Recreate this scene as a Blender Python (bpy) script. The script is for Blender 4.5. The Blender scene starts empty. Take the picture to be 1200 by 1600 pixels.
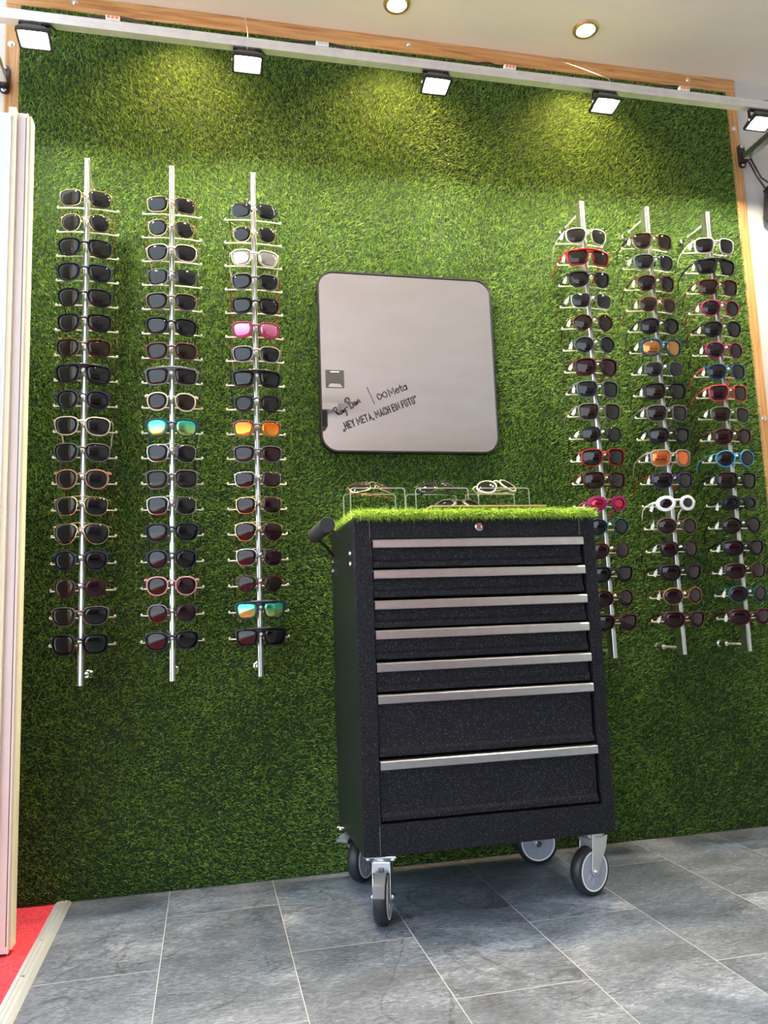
import bpy, bmesh, math, random
import numpy as np
from mathutils import Vector, Matrix
random.seed(7)
SC = bpy.context.scene
PI = math.pi

# ------------------------------------------------------------ camera
YAW, PITCH, ROLL, FPX = 0.223482, 0.133574, -0.0372588, 1239.82
CAM = Vector((0, -2.46, 0.74145))
fw = Vector((math.sin(YAW)*math.cos(PITCH), math.cos(YAW)*math.cos(PITCH), math.sin(PITCH)))
rt = Vector((math.cos(YAW), -math.sin(YAW), 0)); up = rt.cross(fw)
rt2 = rt*math.cos(ROLL)+up*math.sin(ROLL); up2 = -rt*math.sin(ROLL)+up*math.cos(ROLL)
cd = bpy.data.cameras.new('camera'); cam = bpy.data.objects.new('camera', cd)
SC.collection.objects.link(cam)
m = Matrix.Identity(4)
for i in range(3):
    m[i][0] = rt2[i]; m[i][1] = up2[i]; m[i][2] = -fw[i]; m[i][3] = CAM[i]
cam.matrix_world = m
cd.sensor_fit = 'VERTICAL'; cd.sensor_height = 36; cd.lens = FPX*36/1600
cd.clip_start = 0.02
SC.camera = cam

# ------------------------------------------------------------ light and exposure
SC.view_settings.view_transform = 'Standard'; SC.view_settings.look = 'None'
SC.view_settings.gamma = 1; SC.view_settings.use_curve_mapping = False
EXPOSURE = 0.62
SKY = 2.25            # daylight outside the open left side
FLOOD_W = 2300.0      # emission of each floodlight lens
DOWN_W = 62.0         # warm ceiling spots beside the wall
FILL_W = 22.0        # unseen ceiling spots added as front fill
SC.view_settings.exposure = EXPOSURE
w = bpy.data.worlds.new('sky'); SC.world = w; w.use_nodes = True
bg = w.node_tree.nodes['Background']
bg.inputs[0].default_value = (0.74, 0.88, 1.0, 1); bg.inputs[1].default_value = SKY
# sun from behind the building: it only reaches the paving out on the left and bounces in
sd = bpy.data.lights.new('sun', 'SUN'); sd.energy = 9; sd.angle = .01; sd.color = (1, .95, .88)
sun = bpy.data.objects.new('sun', sd); SC.collection.objects.link(sun)
sun.rotation_euler = (math.radians(10), math.radians(28), 0)

# ------------------------------------------------------------ helpers
COL = SC.collection
def link(o): COL.objects.link(o); return o

class MB:
    """collects shapes into one mesh"""
    def __init__(s): s.v = []; s.f = []; s.sm = []
    def add(s, vs, fs, smooth=False):
        b = len(s.v); s.v += [tuple(p) for p in vs]
        for f in fs: s.f.append(tuple(b+i for i in f)); s.sm.append(smooth)
    def box(s, x0, x1, y0, y1, z0, z1):
        vs = [(x, y, z) for x in (x0, x1) for y in (y0, y1) for z in (z0, z1)]
        s.add(vs, [(0,1,3,2), (4,6,7,5), (0,4,5,1), (2,3,7,6), (0,2,6,4), (1,5,7,3)])
    def prism(s, pts, axis, a, b, smooth=False):
        """extrude closed 2-D outline along axis (0,1,2) from a to b"""
        def P(p, t):
            q = list(p); q.insert(axis, t); return tuple(q)
        n = len(pts); vs = [P(p, a) for p in pts]+[P(p, b) for p in pts]
        s.add(vs, [(i, (i+1) % n, n+(i+1) % n, n+i) for i in range(n)], smooth)
        s.add(vs, [tuple(range(n))[::-1], tuple(range(n, 2*n))])
    def tube(s, path, r, n=8, closed=False, cap=True, radii=None, flat=1.0, upv=None):
        P = [Vector(p) for p in path]; N = len(P); vs = []
        ref = None
        for i in range(N):
            if closed: t = P[(i+1) % N]-P[(i-1) % N]
            else: t = P[min(i+1, N-1)]-P[max(i-1, 0)]
            t.normalize()
            if upv is not None: u = Vector(upv)-t*Vector(upv).dot(t)
            elif ref is None:
                a = Vector((0, 0, 1)) if abs(t.z) < .9 else Vector((1, 0, 0)); u = a-t*a.dot(t)
            else: u = ref-t*ref.dot(t)
            u.normalize(); ref = u; w_ = t.cross(u); rr = radii[i] if radii else r
            for k in range(n):
                a = 2*PI*k/n+PI/n; vs.append(P[i]+u*math.cos(a)*rr+w_*math.sin(a)*rr*flat)
        fs = []
        for i in range(N if closed else N-1):
            j = (i+1) % N
            for k in range(n): fs.append((i*n+k, i*n+(k+1) % n, j*n+(k+1) % n, j*n+k))
        s.add(vs, fs, n > 4)
        if cap and not closed:
            s.add(vs[:n], [tuple(range(n))[::-1]]); s.add(vs[-n:], [tuple(range(n))])
    def cyl(s, a, b, r, n=20, r2=None):
        s.tube([a, b], r, n, radii=[r, r if r2 is None else r2])
    def lathe(s, prof, c, axis=(0, 0, 1), n=32):
        """prof: (radius, height) pairs around axis through c"""
        A = Vector(axis).normalized(); q = A.to_track_quat('Z', 'Y'); c = Vector(c)
        vs = []
        for r, h in prof:
            for k in range(n):
                a = 2*PI*k/n; vs.append(c+q @ Vector((r*math.cos(a), r*math.sin(a), h)))
        fs = [(i*n+k, i*n+(k+1) % n, (i+1)*n+(k+1) % n, (i+1)*n+k) for i in range(len(prof)-1) for k in range(n)]
        s.add(vs, fs, False)
        s.add(vs[:n], [tuple(range(n))[::-1]]); s.add(vs[-n:], [tuple(range(n))])
    def build(s, name, mat, parent=None, bevel=0, seg=2, smooth=None, kind=None):
        me = bpy.data.meshes.new(name); me.from_pydata(s.v, [], s.f)
        me.polygons.foreach_set('use_smooth', s.sm if smooth is None else [smooth]*len(s.f))
        me.update()
        bm = bmesh.new(); bm.from_mesh(me); bmesh.ops.remove_doubles(bm, verts=bm.verts, dist=1e-6)
        bmesh.ops.recalc_face_normals(bm, faces=bm.faces); bm.to_mesh(me); bm.free()
        o = link(bpy.data.objects.new(name, me))
        if mat: me.materials.append(mat)
        if parent: o.parent = parent
        if bevel:
            b = o.modifiers.new('bevel', 'BEVEL'); b.width = bevel; b.segments = seg; b.limit_method = 'ANGLE'
            b.angle_limit = math.radians(40)
        if kind: o['kind'] = kind
        return o

def empty(name, loc, rz=0):
    o = link(bpy.data.objects.new(name, None)); o.location = loc; o.rotation_euler.z = rz
    o.empty_display_size = .05; return o
def tag(o, label=None, cat=None, group=None, kind=None):
    if label: o['label'] = label
    if cat: o['category'] = cat
    if group: o['group'] = group
    if kind: o['kind'] = kind
    return o
def copy_tree(o, parent=None):
    c = o.copy(); COL.objects.link(c)
    if parent: c.parent = parent
    for ch in [x for x in bpy.data.objects if x.parent == o]: copy_tree(ch, c)
    return c
def rrect(w_, h_, r, n=8, cx=0, cy=0):
    pts = []
    for sx, sy, a0 in ((1, 1, 0), (-1, 1, 90), (-1, -1, 180), (1, -1, 270)):
        for i in range(n+1):
            a = math.radians(a0+90*i/n)
            pts.append((cx+sx*(w_/2-r)+r*math.cos(a), cy+sy*(h_/2-r)+r*math.sin(a)))
    return pts

# ------------------------------------------------------------ materials
def mat(name, col=(.5, .5, .5), rough=.5, metal=0, **kw):
    M_ = bpy.data.materials.new(name); M_.use_nodes = True
    b = M_.node_tree.nodes['Principled BSDF']
    b.inputs['Base Color'].default_value = (*col, 1); b.inputs['Roughness'].default_value = rough
    b.inputs['Metallic'].default_value = metal
    for k, v in kw.items(): b.inputs[k.replace('_', ' ')].default_value = v
    return M_
def nodes(M_): return M_.node_tree.nodes, M_.node_tree.links, M_.node_tree.nodes['Principled BSDF']
def tex_coord(M_, scale=(1, 1, 1), rot=(0, 0, 0), loc=(0, 0, 0)):
    N, L, b = nodes(M_)
    t = N.new('ShaderNodeTexCoord'); mp = N.new('ShaderNodeMapping')
    mp.inputs['Scale'].default_value = scale; mp.inputs['Rotation'].default_value = rot; mp.inputs['Location'].default_value = loc
    L.new(t.outputs['Object'], mp.inputs[0]); return mp.outputs[0]
def noise(M_, vec, scale, detail=4, rough=.55, dist=0):
    N, L, b = nodes(M_); n = N.new('ShaderNodeTexNoise')
    n.inputs['Scale'].default_value = scale; n.inputs['Detail'].default_value = detail
    n.inputs['Roughness'].default_value = rough; n.inputs['Distortion'].default_value = dist
    L.new(vec, n.inputs['Vector']); return n.outputs['Fac']
def ramp(M_, fac, stops):
    N, L, b = nodes(M_); r = N.new('ShaderNodeValToRGB'); e = r.color_ramp.elements
    while len(e) < len(stops): e.new(.5)
    for i, (p, c) in enumerate(stops):
        e[i].position = p; e[i].color = (*c, 1) if len(c) == 3 else c
    L.new(fac, r.inputs[0]); return r.outputs[0]
def bump(M_, fac, strength, dist=.002, prev=None):
    N, L, b = nodes(M_); n = N.new('ShaderNodeBump'); n.inputs['Strength'].default_value = strength
    n.inputs['Distance'].default_value = dist; L.new(fac, n.inputs['Height'])
    if prev: L.new(prev, n.inputs['Normal'])
    L.new(n.outputs[0], b.inputs['Normal']); return n.outputs[0]

def noisy(name, c1, c2, rough, scale, bs=.2, metal=0, dist=.001, **kw):
    M_ = mat(name, c1, rough, metal, **kw); N, L, b = nodes(M_); v = tex_coord(M_)
    f = noise(M_, v, scale); L.new(ramp(M_, f, [(.35, c1), (.65, c2)]), b.inputs['Base Color'])
    if bs: bump(M_, f, bs, dist)
    return M_

def grass_mat(name, stops, hue_amt=1):
    M_ = mat(name, (.1, .3, .02), .5); N, L, b = nodes(M_)
    g = N.new('ShaderNodeNewGeometry')
    c = ramp(M_, g.outputs['Random Per Island'], stops)
    L.new(c, b.inputs['Base Color']); b.inputs['Specular IOR Level'].default_value = .5
    tr = N.new('ShaderNodeBsdfTranslucent'); L.new(c, tr.inputs[0])
    mx = N.new('ShaderNodeMixShader'); mx.inputs[0].default_value = .25
    L.new(b.outputs[0], mx.inputs[1]); L.new(tr.outputs[0], mx.inputs[2])
    L.new(mx.outputs[0], N['Material Output'].inputs[0]); return M_

M_turf = grass_mat('turf_blades', [(0, (.034, .088, .012)), (.35, (.092, .205, .022)), (.7, (.18, .34, .036)), (1, (.36, .52, .085))])
M_mat = grass_mat('mat_blades', [(0, (.12, .26, .02)), (.5, (.30, .50, .04)), (1, (.52, .68, .12))])
M_turfback = mat('turf_backing', (.008, .020, .004), .9)
M_paint = noisy('white_plaster', (.54, .52, .49), (.57, .55, .52), .7, 6, .1)
M_ceil = noisy('cream_ceiling', (.80, .77, .71), (.84, .82, .76), .75, 2.5, .05)
M_red = noisy('red_carpet', (.50, .012, .035), (.78, .07, .085), .95, 150, 1, dist=.006)
M_redpaint = mat('red_laminate', (.55, .03, .04), .4)
M_dark = mat('dark_laminate', (.03, .03, .035), .5)
M_alu = noisy('aluminium', (.80, .80, .79), (.86, .86, .85), .28, 40, .02, metal=1)
M_rail = noisy('brushed_rail', (.80, .79, .78), (.72, .71, .72), .42, 30, .05, metal=.75)
M_steel = mat('zinc_steel', (.75, .77, .80), .28, 1)
M_chrome = mat('chrome', (.85, .85, .86), .12, 1)
M_rod = mat('cream_metal', (.82, .78, .70), .3, .55)
M_black = mat('black_plastic', (.015, .015, .017), .4)
M_blackmetal = mat('black_metal', (.02, .02, .022), .35, .3)
M_foam = mat('black_foam', (.025, .027, .03), .85)
M_rubber = mat('tyre_rubber', (.018, .02, .024), .42)
M_hub = mat('grey_hub', (.33, .35, .42), .5)
M_whitep = mat('white_plastic', (.85, .85, .84), .4)
M_pedal = mat('grey_pedal', (.11, .115, .13), .5)
M_orange = mat('orange_plastic', (.85, .22, .07), .4)
M_mirror = mat('mirror_glass', (.98, .98, .97), .015, 1)
M_letter = mat('grey_lettering', (.015, .015, .017), .6)
M_sticker = mat('grey_sticker', (.045, .044, .045), .7, Specular_IOR_Level=.2)
M_tagp = mat('tag_paper', (.85, .85, .82), .6)
M_door = mat('door_white', (.60, .635, .66), .4)
M_doorframe = noisy('door_profile', (.66, .58, .55), (.70, .63, .59), .4, 5, 0)
M_sill = mat('sill_aluminium', (.52, .55, .56), .40, .35)
M_board = mat('thin_wood_board', (.55, .36, .20), .5)

# hammered black powder coat
M_coat = mat('hammered_black', (.007, .007, .010), .5, Specular_IOR_Level=.25); N, L, b = nodes(M_coat); v = tex_coord(M_coat)
f1 = noise(M_coat, v, 260, 2, .5); bump(M_coat, f1, .8, .0016)
f2 = noise(M_coat, v, 520, 1, .5)
L.new(ramp(M_coat, f2, [(.64, (.006, .006, .009)), (.76, (.20, .20, .23))]), b.inputs['Base Color'])
M_side = mat('side_turf_reflection', (.012, .016, .015), .36); N, L, b = nodes(M_side)  # dark side panel; green tint painted in for the turf it reflects
bump(M_side, noise(M_side, tex_coord(M_side, (1, 1, .3)), 60, 3), .12, .001)

# pine batten
def wood(name, rot):
    M_ = mat(name, (.6, .35, .15), .5); N, L, b = nodes(M_)
    v = tex_coord(M_, (1, 1, 1), rot)
    sc = N.new('ShaderNodeMapping'); sc.inputs['Scale'].default_value = (1.2, 22, 22); L.new(v, sc.inputs[0])
    f = noise(M_, sc.outputs[0], 2.2, 5, .55, 1.6)
    L.new(ramp(M_, f, [(.32, (.33, .13, .04)), (.45, (.48, .235, .085)), (.56, (.56, .30, .12)), (.68, (.62, .36, .16))]), b.inputs['Base Color'])
    bump(M_, f, .15, .001); return M_
M_woodx = wood('pine_horizontal', (0, 0, 0)); M_woodz = wood('pine_upright', (0, PI/2, 0))

# slate tiles
M_floor = mat('slate_tiles', (.15, .16, .18), .42); N, L, b = nodes(M_floor)
t = N.new('ShaderNodeTexCoord'); sp = N.new('ShaderNodeSeparateXYZ'); L.new(t.outputs['Object'], sp.inputs[0])
cb = N.new('ShaderNodeCombineXYZ')
def madd(x, k):
    n = N.new('ShaderNodeMath'); n.operation = 'ADD'; n.inputs[1].default_value = k; L.new(x, n.inputs[0]); return n.outputs[0]
L.new(madd(sp.outputs['Y'], .54+.64*10), cb.inputs[0]); L.new(madd(sp.outputs['X'], .105+.288*10), cb.inputs[1])
br = N.new('ShaderNodeTexBrick'); L.new(cb.outputs[0], br.inputs['Vector'])
br.offset = .5; br.offset_frequency = 2; br.squash = 1
br.inputs['Scale'].default_value = 1; br.inputs['Brick Width'].default_value = .64; br.inputs['Row Height'].default_value = .288
br.inputs['Mortar Size'].default_value = .0010; br.inputs['Mortar Smooth'].default_value = 0; br.inputs['Bias'].default_value = 0
br.inputs['Color1'].default_value = (.0, .0, .0, 1); br.inputs['Color2'].default_value = (1, 1, 1, 1); br.inputs['Mortar'].default_value = (0, 0, 0, 1)
# each tile gets its own patch of slate by shifting the texture with the tile's random tone
va = N.new('ShaderNodeVectorMath'); va.operation = 'MULTIPLY_ADD'; va.inputs[1].default_value = (7.3, 3.1, 5.7)
L.new(br.outputs['Color'], va.inputs[0]); L.new(t.outputs['Object'], va.inputs[2])
mp = N.new('ShaderNodeMapping'); mp.inputs['Scale'].default_value = (1, 1.5, 1); mp.inputs['Rotation'].default_value = (0, 0, .5); L.new(va.outputs[0], mp.inputs[0])
big = noise(M_floor, mp.outputs[0], 3.2, 8, .62, .6)
mp2 = N.new('ShaderNodeMapping'); mp2.inputs['Scale'].default_value = (1, 2.6, 1); mp2.inputs['Rotation'].default_value = (0, 0, .35); L.new(va.outputs[0], mp2.inputs[0])
fine = noise(M_floor, mp2.outputs[0], 60, 7, .74, .8)
vor = N.new('ShaderNodeTexNoise'); vor.inputs['Scale'].default_value = 2.1; vor.inputs['Detail'].default_value = 5; vor.inputs['Distortion'].default_value = .8; L.new(va.outputs[0], vor.inputs['Vector'])
crack = ramp(M_floor, vor.outputs['Fac'], [(.494, (1, 1, 1)), (.4985, (.25, .25, .25)), (.5015, (.25, .25, .25)), (.506, (1, 1, 1))])
base = ramp(M_floor, big, [(.28, (.060, .072, .092)), (.45, (.108, .128, .162)), (.58, (.165, .190, .235)), (.74, (.33, .36, .42))])
fr = ramp(M_floor, fine, [(.36, (.50, .50, .50)), (.5, (.92, .92, .92)), (.66, (1.7, 1.7, 1.7))])
def mixc(a, c, typ, fac=1.0):
    n = N.new('ShaderNodeMix'); n.data_type = 'RGBA'; n.blend_type = typ
    if isinstance(fac, float): n.inputs[0].default_value = fac
    else: L.new(fac, n.inputs[0])
    for s_, x in ((n.inputs[6], a), (n.inputs[7], c)):
        if isinstance(x, tuple): s_.default_value = x
        else: L.new(x, s_)
    return n.outputs[2]
c_ = mixc(base, fr, 'MULTIPLY'); c_ = mixc(c_, crack, 'MULTIPLY', .6)
c_ = mixc(c_, (.42, .43, .45, 1), 'MIX', br.outputs['Fac']); L.new(c_, b.inputs['Base Color'])
L.new(ramp(M_floor, big, [(.3, (.5, .5, .5)), (.7, (.36, .36, .36))]), b.inputs['Roughness'])
bp = bump(M_floor, fine, .6, .002); bump(M_floor, vor.outputs['Fac'], .35, .004, bp)

def emis(name, col, s):
    M_ = bpy.data.materials.new(name); M_.use_nodes = True; N = M_.node_tree.nodes; N.clear()
    e = N.new('ShaderNodeEmission'); o = N.new('ShaderNodeOutputMaterial'); e.inputs[0].default_value = (*col, 1)
    e.inputs[1].default_value = s; M_.node_tree.links.new(e.outputs[0], o.inputs[0]); return M_
M_flood = emis('flood_led', (1, .93, .74), FLOOD_W)
M_warm = emis('warm_lamp', (1, .78, .48), 12)
M_edge = mat('acrylic_edge', (.62, .72, .62), .25)
M_edge.node_tree.nodes['Principled BSDF'].inputs['Transmission Weight'].default_value = .5
M_acrylic = mat('clear_acrylic', (.93, 1, .97), .02); N, L, b = nodes(M_acrylic)
lw = N.new('ShaderNodeLayerWeight'); lw.inputs[0].default_value = .5; pw = N.new('ShaderNodeMath'); pw.operation = 'POWER'; pw.inputs[1].default_value = 5; L.new(lw.outputs['Facing'], pw.inputs[0])
fz = N.new('ShaderNodeMath'); fz.operation = 'MULTIPLY_ADD'; fz.inputs[1].default_value = .3; fz.inputs[2].default_value = .03; L.new(pw.outputs[0], fz.inputs[0]); gl = N.new('ShaderNodeBsdfGlossy'); gl.inputs['Roughness'].default_value = .02
tr = N.new('ShaderNodeBsdfTransparent'); tr.inputs[0].default_value = (.975, .99, .98, 1); mx = N.new('ShaderNodeMixShader')
L.new(fz.outputs[0], mx.inputs[0]); L.new(tr.outputs[0], mx.inputs[1]); L.new(gl.outputs[0], mx.inputs[2]); L.new(mx.outputs[0], N['Material Output'].inputs[0])

# ------------------------------------------------------------ the setting
H = 2.762
def struct(name, x0, x1, y0, y1, z0, z1, m_):
    mb = MB(); mb.box(x0, x1, y0, y1, z0, z1); return mb.build(name, m_, kind='structure')
struct('floor', -.375, 3.4, -7.2, 0.0, -.06, 0, M_floor)
struct('floor_pavement', -12, -1.7, -7.2, .0, -.06, -.004, mat('grey_paving', (.55, .54, .51), .8))
struct('floor_carpet', -1.7, -.405, -7.2, .0, -.06, -.002, M_red)
struct('wall_back', -5, 3.4, 0, .12, -.06, H, M_paint)
struct('wall_right', 3.4, 3.52, -7.32, .12, -.06, H, M_paint)
struct('wall_rear', .25, 3.4, -7.32, -7.2, -.06, H, M_paint)
struct('ceiling', -.62, 3.52, -7.32, .12, H, H+.1, M_ceil)
struct('trim_4', .2, 1.22, -5.2, -4.75, 2.70, H, M_ceil)

# threshold profile: a ribbed aluminium strip
mb = MB()
prof = [(-.41, -.002), (-.405, .004), (-.398, .006), (-.396, .003), (-.394, .006), (-.388, .006), (-.386, .003), (-.384, .006), (-.377, .006), (-.375, .003), (-.373, .005), (-.366, .0), (-.41, -.01)]
mb.prism([(x, z) for x, z in prof], 1, -7.2, -.012)
sill = mb.build('trim_5', M_sill, kind='structure')
for y in (-.10, -.30, -.50, -.72):
    mb = MB(); mb.cyl((-.391, y, .0058), (-.391, y, .0068), .004, 12); mb.build('screw', M_steel, sill)

# pine frame round the turf
def screws(pts, parent, y=-.008):
    for x, z in pts:
        mb = MB(); mb.lathe([(.010, 0), (.010, -.0015), (.0065, -.0015), (.0065, -.005), (.003, -.0065)], (x, y, z), (0, 1, 0), 14)
        mb.build('screw', M_chrome, parent)
def batten(name, x0, x1, z0, z1, m_):
    mb = MB(); mb.box(x0, x1, -.008, 0, z0, z1); return mb.build(name, m_, bevel=.002, kind='structure')
t1 = batten('trim_1', -.602, 2.013, 2.706, H, M_woodx); screws([(-.398, 2.738), (.709, 2.738), (1.81, 2.738)], t1)
t2 = batten('trim_2', -.602, -.557, .0, 2.706, M_woodz); screws([(-.583, 2.566)], t2)
t3 = batten('trim_3', 1.971, 2.013, .0, 2.706, M_woodz); screws([(1.991, 2.556), (1.991, 1.415), (1.991, .4)], t3)

# ------------------------------------------------------------ turf covering the wall (hundreds of thousands of blades)
def vnoise(x, y, seed, freq):
    r = np.random.RandomState(seed); g = r.rand(64, 64)
    X = (x*freq) % 63; Y = (y*freq) % 63; i = np.floor(X).astype(int); j = np.floor(Y).astype(int)
    fx = X-i; fy = Y-j; fx = fx*fx*(3-2*fx); fy = fy*fy*(3-2*fy)
    return (g[i, j]*(1-fx)*(1-fy)+g[(i+1) % 64, j]*fx*(1-fy)+g[i, (j+1) % 64]*(1-fx)*fy+g[(i+1) % 64, (j+1) % 64]*fx*fy)
def blades(name, root, d0, d1, length, width, material, parent=None):
    """root Nx3, d0/d1 Nx3 start and end directions"""
    n = len(root)
    def nrm(a): return a/np.linalg.norm(a, axis=1, keepdims=True)
    d0 = nrm(d0); d1 = nrm(d1); Ls = length[:, None]; rs = np.random.RandomState(n)
    side = nrm(np.cross(d0, nrm(rs.randn(n, 3)))); W = width[:, None]/2
    p1 = root+d0*Ls*.5; p2 = p1+d1*Ls*.5
    V = np.stack([root-side*W, root+side*W, p1+side*W*.8, p1-side*W*.8, p2], 1).reshape(-1, 3)
    b_ = (np.arange(n)*5)[:, None]
    loops = np.concatenate([b_+np.array([[0, 1, 2, 3]]), b_+np.array([[3, 2, 4]])], 1).reshape(-1)
    st = (np.arange(n)*7)[:, None]+np.array([[0, 4]]); tot = np.tile([4, 3], n)
    me = bpy.data.meshes.new(name)
    me.vertices.add(len(V)); me.vertices.foreach_set('co', V.reshape(-1).astype(np.float32))
    me.loops.add(len(loops)); me.loops.foreach_set('vertex_index', loops.astype(np.int32))
    me.polygons.add(2*n); me.polygons.foreach_set('loop_start', st.reshape(-1).astype(np.int32))
    try: me.polygons.foreach_set('loop_total', tot.astype(np.int32))
    except Exception: pass
    me.update(calc_edges=True); me.materials.append(material)
    o = link(bpy.data.objects.new(name, me))
    if parent: o.parent = parent
    return o
GX0, GX1, GZ1 = -.556, 1.970, 2.705
struct('trim_6', GX0, GX1, -.006, 0, .0, GZ1, M_turfback)
NB = 520000
rs = np.random.RandomState(3)
X = rs.uniform(GX0, GX1, NB); Z = rs.uniform(0.0, GZ1-.004, NB)
ang = (vnoise(X+3, Z+3, 1, 2.6)-.5)*2.2+(vnoise(X+5, Z+5, 2, 9)-.5)*1.5+rs.randn(NB)*.8
lift = .95+.9*(vnoise(X+1, Z+2, 4, 5)-.5)+rs.randn(NB)*.3
u = np.stack([np.sin(ang+.5), -np.clip(lift, .3, 1.4), np.cos(ang+.5)*.8], 1)
v2 = np.stack([np.sin(ang+.5)*1.3+rs.randn(NB)*.35, -np.clip(lift-.35, .05, 1.2), np.cos(ang+.5)*.9+rs.randn(NB)*.35], 1)
root = np.stack([X, np.full(NB, -.0062), Z], 1)
lowz = Z < .03; u[lowz, 2] = np.abs(u[lowz, 2]); v2[lowz, 2] = np.abs(v2[lowz, 2])
turf = blades('artificial_turf', root, u, v2, rs.uniform(.008, .017, NB), rs.uniform(.0011, .0020, NB), M_turf)
tag(turf, 'green artificial turf covering the whole wall behind the glasses racks', 'artificial grass', kind='stuff')

# ------------------------------------------------------------ mirror
mir = empty('wall_mirror', (.655, -.004, 1.268)); tag(mir, 'square wall mirror with rounded corners, thin black rim and printed lettering', 'mirror')
MW, MH, MC = .594, .602, .301
mb = MB(); o_ = rrect(MW, MH, .055, 10, 0, MC); i_ = rrect(MW-.010, MH-.010, .050, 10, 0, MC); n = len(o_)
vs = [(x, 0, z) for x, z in o_]+[(x, -.032, z) for x, z in o_]+[(x, -.032, z) for x, z in i_]+[(x, -.024, z) for x, z in i_]
mb.add(vs, [(k*n+i, k*n+(i+1) % n, (k+1)*n+(i+1) % n, (k+1)*n+i) for k in range(3) for i in range(n)])
mb.add([vs[i] for i in range(n)], [tuple(range(n))])
mb.build('rim', M_blackmetal, mir)
mb = MB(); mb.prism(rrect(MW-.011, MH-.011, .0495, 10, 0, MC), 1, -.0275, -.020); mb.build('mirror_glass', M_mirror, mir)
YL = -.0282
def plate(poly, name, m_, parent, y=YL, th=.0005):
    mb = MB(); mb.prism(poly, 1, y-th, y); return mb.build(name, m_, parent)
stk = plate(rrect(.060, .059, .002, 3, .407-.655, 1.5065-1.268), 'sticker', M_sticker, mir, YL+.0005)
mb = MB()   # the small print is unreadable in the photograph: plain pale lines
for zz, a, c in ((1.4895, .391, .424), (1.4855, .387, .427), (1.4815, .386, .430)):
    mb.box(a-.655, c-.655, YL-.0006, YL-.0002, zz-1.268-.0005, zz-1.268+.0005)
mb.box(.393-.655, .421-.655, YL-.0006, YL-.0002, 1.5285-1.268, 1.5315-1.268)
mb.build('small_print', M_whitep, mir)
TA = math.radians(21.5)
def spline(pts, k=6):
    out = []; P = [Vector((*p, 0)) for p in pts]; P = [P[0]]+P+[P[-1]]
    for i in range(1, len(P)-2):
        for j in range(k):
            t = j/k; a, b2, c, d = P[i-1], P[i], P[i+1], P[i+2]
            out.append(.5*((2*b2)+(c-a)*t+(2*a-5*b2+4*c-d)*t*t+(3*b2-a-3*c+d)*t**3))
    out.append(P[-2]); return [(p.x, p.y) for p in out]
def strokes(lines, name, parent, ox, oz, scale, ang, wd, shear=0):
    mb = MB(); ca, sa = math.cos(ang), math.sin(ang)
    for li in lines:
        closed = li[0] == li[-1] and len(li) > 3
        p2 = spline(li); L_, R2 = [], []
        for i, p in enumerate(p2):
            a = p2[max(i-1, 0)]; c = p2[min(i+1, len(p2)-1)]
            tx, tz = c[0]-a[0], c[1]-a[1]; l = math.hypot(tx, tz) or 1; tx /= l; tz /= l
            ww = wd*(1 if closed else (.55+.6*math.sin(PI*min(1, max(0, i/(len(p2)-1))))))/2
            L_.append((p[0]-tz*ww, p[1]+tx*ww)); R2.append((p[0]+tz*ww, p[1]-tx*ww))
        def T(q, y): x, z = (q[0]+shear*q[1])*scale, q[1]*scale; return (ox+x*ca-z*sa, y, oz+x*sa+z*ca)
        n = len(p2); vs = [T(q, YL-.0004) for q in L_]+[T(q, YL-.0004) for q in R2]
        mb.add(vs, [(i, i+1, n+i+1, n+i) for i in range(n-1)])
    return mb.build(name, M_letter, parent)
# signature style script, letter by letter
ray = [
 [(.15, .95), (.32, .45), (.42, -.05)], [(-.05, .62), (.1, .95), (.45, 1.08), (.62, .88), (.45, .6), (.22, .48)], [(.25, .48), (.55, .1), (.85, -.12)],
 [(1.05, .42), (.88, .46), (.76, .22), (.86, .05), (1.0, .15), (1.07, .42)], [(1.07, .42), (1.04, .12), (1.14, .04), (1.25, .2)],
 [(1.25, .42), (1.24, .12), (1.36, .06), (1.52, .42)], [(1.56, .45), (1.5, 0), (1.35, -.5), (1.22, -.55)],
 [(1.72, .36), (1.98, .38)],
 [(2.22, 1.15), (2.3, .55), (2.3, -.08)], [(2.0, .85), (2.15, 1.3), (2.55, 1.35), (2.68, 1.05), (2.4, .68)], [(2.4, .68), (2.75, .5), (2.72, .12), (2.42, -.06), (2.16, .02)],
 [(3.2, .42), (3.02, .46), (2.9, .22), (3.0, .05), (3.14, .15), (3.22, .42)], [(3.22, .42), (3.19, .12), (3.28, .05), (3.38, .2)],
 [(3.42, .42), (3.44, .05)], [(3.44, .2), (3.56, .42), (3.7, .4), (3.7, .1), (3.84, .06)]]
strokes(ray, 'lettering', mir, .408-.655, 1.383-1.268, .0250, math.radians(31), .2)
inf = [(-.0+1.0*math.sin(t)*1.0, .62*math.sin(2*t)*(1.0)) for t in [2*PI*k/24 for k in range(25)]]
inf = [(x*1.05, z*.95) for x, z in inf]; inf[-1] = inf[0]
strokes([inf], 'logo', mir, .560-.655, 1.456-1.268, .0155, TA, .27)
plate([(-.655+x, z-1.268) for x, z in ((.5095, 1.483), (.5115, 1.4838), (.5355, 1.4258), (.5335, 1.425))], 'divider_line', M_letter, mir)
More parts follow.
